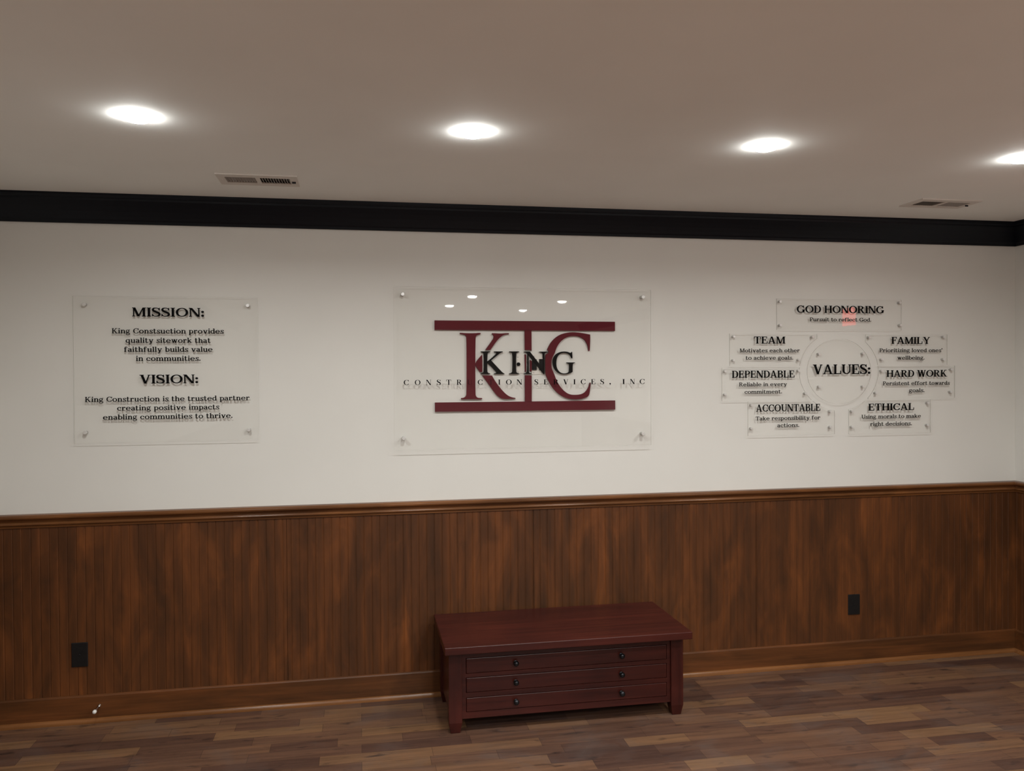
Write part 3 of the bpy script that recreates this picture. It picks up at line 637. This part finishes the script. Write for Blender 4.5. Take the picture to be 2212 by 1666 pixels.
# ================================================================ logo sign in the middle
KY0, KY1 = -0.0270, -0.0315
def chaikin(pts, it=2, lim=48):
    for _ in range(it):
        out = []; n = len(pts)
        for i in range(n):
            a, b, c = pts[i - 1], pts[i], pts[(i + 1) % n]
            u = math.atan2(b[1] - a[1], b[0] - a[0]); v = math.atan2(c[1] - b[1], c[0] - b[0])
            turn = abs((math.degrees(v - u) + 180) % 360 - 180)
            if turn > lim: out.append(b)
            else:
                out.append((b[0] + (a[0] - b[0]) * .25, b[1] + (a[1] - b[1]) * .25)); out.append((b[0] + (c[0] - b[0]) * .25, b[1] + (c[1] - b[1]) * .25))
        pts = out
    return pts
LOGO = {
 'K_red':[
   [(0.4995,1.8113),(0.5118,1.8113),(0.5302,1.8095),(0.5734,1.8096),(0.595,1.8115),(0.6043,1.8106),(0.6043,1.8051),(0.5919,1.8029),(0.5826,1.7968),(0.5778,1.7845),(0.5758,1.5071),(0.5788,1.4933),(0.588,1.4849),(0.6097,1.4837),(0.6112,1.4797),(0.6019,1.4777),(0.5586,1.4794),(0.5154,1.4787),(0.5037,1.4798),(0.5047,1.4849),(0.517,1.4857),(0.5278,1.4923),(0.5326,1.5076),(0.534,1.7844),(0.5301,1.7982),(0.5209,1.8037),(0.501,1.8058)],
   [(0.6285,1.7257),(0.6534,1.7256),(0.6786,1.7607),(0.6943,1.7801),(0.7101,1.794),(0.7258,1.8032),(0.7493,1.8055),(0.7493,1.8101),(0.7352,1.8104),(0.7039,1.8081),(0.6789,1.8099),(0.6634,1.8099),(0.6627,1.8052),(0.6695,1.801),(0.6719,1.7908),(0.6662,1.777)],
   [(0.5779,1.6635),(0.6113,1.7017),(0.6126,1.6695),(0.6122,1.6158),(0.5998,1.6149),(0.5778,1.6457)],
   [(0.6121,1.5974),(0.6612,1.597),(0.6711,1.5785),(0.6896,1.5506),(0.7144,1.5195),(0.7362,1.4986),(0.7581,1.4866),(0.7801,1.4827),(0.7807,1.4786),(0.7643,1.4788),(0.7298,1.4777),(0.711,1.4798),(0.6954,1.4883),(0.683,1.4998),(0.6644,1.5241),(0.6459,1.551),(0.6275,1.5764)],
 ],
 'C_red':[
   [(1.1737,1.8043),(1.1739,1.7807),(1.1716,1.7242),(1.1676,1.7185),(1.1651,1.7242),(1.1629,1.7399),(1.1565,1.7587),(1.1452,1.776),(1.1291,1.7885),(1.1097,1.7957),(1.0838,1.7978),(1.058,1.7937),(1.0354,1.7831),(1.016,1.7671),(1.0014,1.7477),(0.9917,1.7275),(0.9868,1.7103),(0.977,1.6932),(0.9689,1.6745),(0.9669,1.6527),(0.9696,1.6309),(0.9781,1.6137),(0.9845,1.598),(0.9939,1.5714),(1.0082,1.5463),(1.0241,1.5252),(1.0433,1.5078),(1.0626,1.4979),(1.082,1.4949),(1.1079,1.4949),(1.1274,1.4981),(1.1436,1.5058),(1.1567,1.5199),(1.1666,1.5386),(1.1716,1.5575),(1.1755,1.5568),(1.1731,1.5291),(1.168,1.4977),(1.1631,1.4883),(1.1533,1.4815),(1.1272,1.4736),(1.0948,1.4712),(1.0625,1.4744),(1.0368,1.4825),(1.0111,1.4969),(0.9872,1.5175),(0.9665,1.5435),(0.9507,1.5717),(0.9406,1.5936),(0.9375,1.6061),(0.9365,1.6559),(0.9381,1.698),(0.9413,1.7042),(0.9515,1.7082),(0.9541,1.7144),(0.9523,1.7228),(0.9469,1.7253),(0.955,1.7437),(0.9679,1.7649),(0.9872,1.7852),(1.013,1.803),(1.0452,1.8131),(1.0775,1.8166),(1.1098,1.8151),(1.1422,1.8105)],
 ],
 'I_red':[
   [(0.3746,1.873),(1.3069,1.871),(1.3067,1.8238),(0.3743,1.8261)],
   [(0.3733,1.4643),(1.306,1.4636),(1.3058,1.4166),(0.3729,1.4189)],
   [(0.8307,1.8267),(0.8655,1.8268),(0.8654,1.7214),(0.8591,1.7251),(0.831,1.7251)],
   [(0.8304,1.5968),(0.8649,1.5966),(0.8647,1.4621),(0.8299,1.4626)],
   [(0.8308,1.7035),(0.8371,1.7013),(0.8359,1.616),(0.8315,1.6142)],
   [(0.857,1.6756),(0.8658,1.6687),(0.8655,1.6177),(0.8587,1.6151),(0.8566,1.6177)],
 ],
 'K':[
   [(0.605,1.7185),(0.6534,1.7184),(0.6529,1.7154),(0.6427,1.7128),(0.638,1.7065),(0.6369,1.6182),(0.6407,1.6106),(0.6521,1.6072),(0.6526,1.6047),(0.6041,1.605),(0.6047,1.6075),(0.6151,1.6107),(0.6195,1.6183),(0.6202,1.7066),(0.6151,1.7129),(0.6055,1.7154)],
   [(0.6367,1.6662),(0.6771,1.6996),(0.6849,1.709),(0.6831,1.7135),(0.6726,1.7153),(0.6721,1.7184),(0.7176,1.7183),(0.717,1.7153),(0.7067,1.712),(0.6938,1.7026),(0.6565,1.6729),(0.6367,1.6573)],
   [(0.6397,1.6611),(0.6565,1.6737),(0.7086,1.6178),(0.7176,1.6101),(0.7245,1.6068),(0.7245,1.6043),(0.6713,1.6046),(0.6719,1.6071),(0.6824,1.6091),(0.6842,1.6121),(0.6804,1.6179)],
 ],
 'I':[
   [(0.75,1.7183),(0.8014,1.7182),(0.8009,1.7151),(0.7892,1.7126),(0.7845,1.707),(0.7839,1.6174),(0.7885,1.6097),(0.8002,1.6063),(0.8007,1.6038),(0.7492,1.6041),(0.7498,1.6066),(0.7614,1.6099),(0.7666,1.6175),(0.7672,1.7071),(0.7621,1.7127),(0.7505,1.7152)],
 ],
 'N':[
   [(0.8268,1.7171),(0.8567,1.7171),(0.9319,1.6203),(0.9317,1.6019),(0.9278,1.602),(0.8424,1.7087),(0.8333,1.7136),(0.8268,1.7146)],
   [(0.8432,1.708),(0.8501,1.7011),(0.8496,1.617),(0.8534,1.6093),(0.8657,1.6059),(0.8656,1.6034),(0.8261,1.6036),(0.8261,1.6062),(0.8378,1.6094),(0.8426,1.617)],
   [(0.9317,1.6019),(0.9239,1.6107),(0.9245,1.7047),(0.9193,1.7117),(0.9063,1.7145),(0.9068,1.717),(0.9495,1.717),(0.949,1.7144),(0.9364,1.7111),(0.9324,1.7047)],
 ],
 'G':[
   [(1.0775,1.716),(1.0791,1.6826),(1.0746,1.6826),(1.0694,1.6955),(1.0602,1.705),(1.0456,1.7104),(1.0298,1.711),(1.0139,1.7056),(1.002,1.6938),(0.9953,1.6764),(0.993,1.6559),(0.9963,1.6354),(1.0042,1.6199),(1.0173,1.6083),(1.0344,1.6044),(1.0503,1.6063),(1.0596,1.6114),(1.0623,1.6196),(1.0625,1.6505),(1.0586,1.6564),(1.0485,1.659),(1.0485,1.6616),(1.0925,1.6614),(1.0925,1.6589),(1.083,1.6563),(1.0797,1.6504),(1.0795,1.6131),(1.0715,1.608),(1.0556,1.6024),(1.037,1.6005),(1.0159,1.6032),(0.9975,1.6123),(0.9824,1.6303),(0.9746,1.656),(0.9774,1.6816),(0.9902,1.7021),(1.0087,1.7133),(1.0298,1.7179),(1.051,1.7166),(1.0655,1.7109),(1.0716,1.7104)],
 ],
 'dark':[
   [(0.8682,1.6781),(0.8925,1.678),(0.8921,1.6236),(0.8679,1.6238)],
   [(0.9061,1.6792),(0.9322,1.6792),(0.9319,1.6229),(0.9057,1.623)],
 ],
}
sign = thing('logo_sign', 'large clear acrylic wall sign with maroon and black raised logo letters, centre of the wall', 'sign', (0.833, 0, 1.634))
pane(sign, [(0.1705, 1.2312), (1.4935, 1.2302), (1.4945, 2.0362), (0.1735, 2.0367)], KY0, KY1)
for x, z in ((0.2170, 1.9995), (1.4530, 1.9985), (0.2160, 1.2905), (1.4500, 1.2890)): standoff(sign, x, z, 0.0092, KY0, KY1)
def raised(name, polys, y0, y1, mat, smooth_it=2):
    bm = bmesh.new()
    for q in polys: prism_xz(bm, chaikin(q, smooth_it) if smooth_it else q, y0, y1)
    return part(name, bm, mat, sign)
for key, nm in (('K_red', 'maroon_letter'), ('C_red', 'maroon_letter'), ('I_red', 'beam_emblem')):
    o = raised(nm, LOGO[key], -0.0010, -0.0130, M['maroon'], 0 if key == 'I_red' else 2)
    o['label'] = {'K_red': 'large maroon letter K', 'C_red': 'large maroon letter C', 'I_red': 'maroon steel beam shape between the letters'}[key]
bp_ = part('backing_plate', B(0.790, 0.8300, -0.0030, -0.0010, 1.6075, 1.7065), M['plate'], sign); bp_['label'] = 'pale plate behind the black letters'
bp2 = part('backing_plate', B(0.8665, 0.9330, -0.0030, -0.0010, 1.6005, 1.7065), M['plate'], sign)
for q in LOGO['dark']:
    raised('dark_square', [q], -0.0030, -0.0105, M['black_film'], 0)
bm = bmesh.new(); lathe(bm, [(0.0092, 0.0030), (0.0092, 0.0125), (0.0075, 0.0135), (0, 0.0135)], (0, -1, 0), (0.7980, 0, 1.6534), 20)
part('black_dot', bm, M['black_raised'], sign)
for x, z in ((0.7968, 1.6892), (0.7976, 1.6147), (0.8800, 1.6941), (0.8782, 1.6097), (0.9182, 1.6100)):
    bm = bmesh.new(); lathe(bm, [(0.0024, 0.0030), (0.0022, 0.0040), (0, 0.0043)], (0, -1, 0), (x, 0, z), 10)
    part('screw', bm, M['standoff_barrel'], sign, smooth=True)
for ch in 'KING':
    o = raised('black_letter', LOGO[ch], -0.0035, -0.0138, M['black_raised'], 1); o['label'] = 'black raised letter ' + ch
ROW = [('C', 0.2183, 0.2441, 1.5524), ('O', 0.2724, 0.3006, 1.5522), ('N', 0.3277, 0.3533, 1.552), ('S', 0.3808, 0.4009, 1.5518), ('T', 0.4279, 0.4523, 1.5516), ('R', 0.4798, 0.5057, 1.5514), ('U', 0.5331, 0.5575, 1.5512), ('C', 0.5855, 0.6112, 1.551), ('T', 0.64, 0.6639, 1.5508), ('I', 0.6894, 0.7, 1.5506), ('O', 0.7288, 0.7579, 1.5504), ('N', 0.7833, 0.8113, 1.5502), ('S', 0.8753, 0.8942, 1.5498), ('E', 0.9233, 0.9459, 1.5497), ('R', 0.9737, 1.0002, 1.5495), ('V', 1.0245, 1.0512, 1.5493), ('I', 1.078, 1.0897, 1.549), ('C', 1.117, 1.1434, 1.5489), ('E', 1.1717, 1.1943, 1.5487), ('S', 1.2209, 1.2409, 1.5485), (',', 1.2688, 1.2773, 1.5483), ('I', 1.3389, 1.3521, 1.548), ('N', 1.3803, 1.4061, 1.5479), ('C', 1.4322, 1.4599, 1.5477)]
bmk, bmd = bmesh.new(), bmesh.new()
for i, (ch, x0, x1, z) in enumerate(ROW):
    P = ROMAN.glyph(ch); g0 = min(p[0] for q in P for p in q); g1 = max(p[0] for q in P for p in q)
    tgt = bmd if i in (6, 8) else bmk
    for q in P: prism_xz(tgt, [(x0 + (a - g0) / (g1 - g0) * (x1 - x0), z + b * 0.0262) for a, b in q], KY1 - 0.0002, KY1 - 0.0011)
part('small_lettering', bmk, M['black_vinyl'], sign)
o = part('small_lettering', bmd, M['dark_maroon'], sign); o['label'] = 'dark maroon letters over the maroon K'

# ================================================================ wall outlets
def outlet(x0, x1, z0, z1, label):
    xc, zc = (x0 + x1) / 2, (z0 + z1) / 2
    t = thing('wall_outlet', label, 'outlet', (xc, -0.008, zc), 'black wall outlets')
    part('cover_plate', B(x0, x1, -0.0135, -0.0075, z0, z1), M['outlet'], t, bevel=0.002)
    for s in (-1, 1):
        bm = bmesh.new(); zz = zc + s * 0.0195
        pts = [(xc + 0.0165 * math.cos(math.radians(a)), zz + max(-0.0125, min(0.0125, 0.0165 * math.sin(math.radians(a))))) for a in range(0, 360, 15)]
        prism_xz(bm, pts, -0.0132, -0.0148); r = part('receptacle', bm, M['outlet'], t)
        bm = bmesh.new()
        for dx, hh in ((-0.0063, 0.0042), (0.0063, 0.0034)): box(bm, xc + dx - 0.001, xc + dx + 0.001, -0.0150, -0.0147, zz + 0.003 - hh, zz + 0.003 + hh)
        lathe(bm, [(0.0022, 0.0147), (0.0022, 0.0150)], (0, -1, 0), (xc, 0, zz - 0.0075), 10)
        part('slot', bm, M['slot'], r)
    bm = bmesh.new(); lathe(bm, [(0.0032, 0.0133), (0.0028, 0.0146), (0, 0.0150)], (0, -1, 0), (xc, 0, zc), 12); part('screw', bm, M['knob'], t, smooth=True)
outlet(-1.3150, -1.2445, 0.2608, 0.3735, 'black outlet low on the panelling at left, above the door stop')
outlet(2.6315, 2.7015, 0.2696, 0.3810, 'black outlet low on the panelling right of the chest')

# ================================================================ door stop
ds = thing('door_stop', 'small chrome door stop with white tip on the baseboard at left', 'door stop', (-1.1965, -0.0165, 0.0755))
bm = bmesh.new(); lathe(bm, [(0.0085, 0), (0.0085, 0.002), (0.005, 0.006), (0.0032, 0.010)], (0, -1, 0), (-1.1965, -0.0165, 0.0755), 20); part('base', bm, M['chrome'], ds, smooth=True)
bm = bmesh.new(); lathe(bm, [(0.0030, 0.008), (0.0030, 0.066)], (0, -1, 0), (-1.1965, -0.0165, 0.0755), 14); part('rod', bm, M['chrome'], ds, smooth=True)
bm = bmesh.new(); lathe(bm, [(0.0045, 0.064), (0.0085, 0.066), (0.0088, 0.074), (0.007, 0.079), (0, 0.081)], (0, -1, 0), (-1.1965, -0.0165, 0.0755), 20); o = part('tip', bm, M['rubber'], ds, smooth=True); o['label'] = 'white rubber tip'

# ================================================================ chest
CX0, CX1, CYB, CYF = 0.382, 1.484, -0.050, -0.476
ch = thing('drawer_chest', 'low dark cherry wood chest with three shallow drawers against the panelled wall', 'chest', ((CX0 + CX1) / 2, (CYB + CYF) / 2, 0))
part('top', B(0.3565, 1.4935, -0.566, -0.042, 0.3828, 0.4168), M['cherry_x'], ch, bevel=0.003)
LEG = 0.060
for x0 in (CX0, CX1 - LEG):
    for y0 in (CYF, CYB - LEG):
        bm = bmesh.new(); xm, ym = x0 + LEG / 2, y0 + LEG / 2; rows = []
        for z, w in ((0.0, 0.021), (0.048, 0.030), (0.3828, 0.030)):
            rows.append([bm.verts.new((xm + a * w, ym + b * w, z)) for a, b in ((-1, -1), (1, -1), (1, 1), (-1, 1))])
        for a, b in zip(rows, rows[1:]):
            for i in range(4): bm.faces.new((a[i], a[(i + 1) % 4], b[(i + 1) % 4], b[i]))
        bm.faces.new(rows[0][::-1]); bm.faces.new(rows[-1])
        part('leg', bm, M['cherry_z'], ch, bevel=0.0015)
FY = CYF + 0.010      # front of the face frame
DR = [(0.2655, 0.3320), (0.1795, 0.2440), (0.0930, 0.1545)]
DX0, DX1 = 0.4625, 1.4045
bm = bmesh.new()
ix0, ix1 = CX0 + LEG - 0.002, CX1 - LEG + 0.002
for a in ((ix0, DX0 - 0.002, 0.062, 0.3828), (DX1 + 0.002, ix1, 0.062, 0.3828), (DX0 - 0.002, DX1 + 0.002, 0.3340, 0.3828), (DX0 - 0.002, DX1 + 0.002, 0.2460, 0.2635), (DX0 - 0.002, DX1 + 0.002, 0.1565, 0.1775), (DX0 - 0.002, DX1 + 0.002, 0.062, 0.0910)):
    box(bm, a[0], a[1], FY, FY + 0.020, a[2], a[3])
part('face_frame', bm, M['cherry_x'], ch)
bm = bmesh.new()
box(bm, CX0 + 0.010, CX0 + 0.026, CYF + LEG - 0.002, CYB - LEG + 0.002, 0.062, 0.3828)
part('side_panel', bm, M['cherry_x'], ch)
bm = bmesh.new()
box(bm, CX1 - 0.026, CX1 - 0.010, CYF + LEG - 0.002, CYB - LEG + 0.002, 0.062, 0.3828)
part('side_panel', bm, M['cherry_x'], ch)
part('back_panel', B(ix0, ix1, CYB - 0.022, CYB - 0.010, 0.062, 0.3828), M['cherry_x'], ch)
part('bottom_panel', B(CX0 + 0.026, CX1 - 0.026, FY + 0.020, CYB - 0.022, 0.066, 0.078), M['cherry_x'], ch)
for z0, z1 in DR:
    d = part('drawer', B(DX0, DX1, FY - 0.0025, FY + 0.30, z0, z1), M['cherry_x'], ch, bevel=0.002)
    for kx in (0.6865, 1.1835):
        bm = bmesh.new()
        lathe(bm, [(0.006, 0), (0.005, 0.006), (0.0055, 0.010), (0.0105, 0.014), (0.0125, 0.019), (0.011, 0.024), (0.006, 0.027), (0, 0.028)], (0, -1, 0), (kx, FY - 0.0025, (z0 + z1) / 2 + 0.0015), 24)
        lathe(bm, [(0.010, 0), (0.0095, 0.0018), (0.006, 0.0025)], (0, -1, 0), (kx, FY - 0.0025, (z0 + z1) / 2 + 0.0015), 24)
        part('knob', bm, M['knob'], d, smooth=True)

# ================================================================ red lit sign on the right wall (seen mirrored in the top values plaque)
rs = thing('lit_sign', 'red glowing wall sign box on the right wall, mirrored in the top values plaque', 'sign', (XR, -1.612, 2.025))
part('housing', B(XR - 0.030, XR, -1.705, -1.520, 1.950, 2.100), M['trimring'], rs, bevel=0.004)
part('glowing_face', B(XR - 0.0325, XR - 0.0300, -1.698, -1.527, 1.957, 2.092), M['red_glow'], rs)
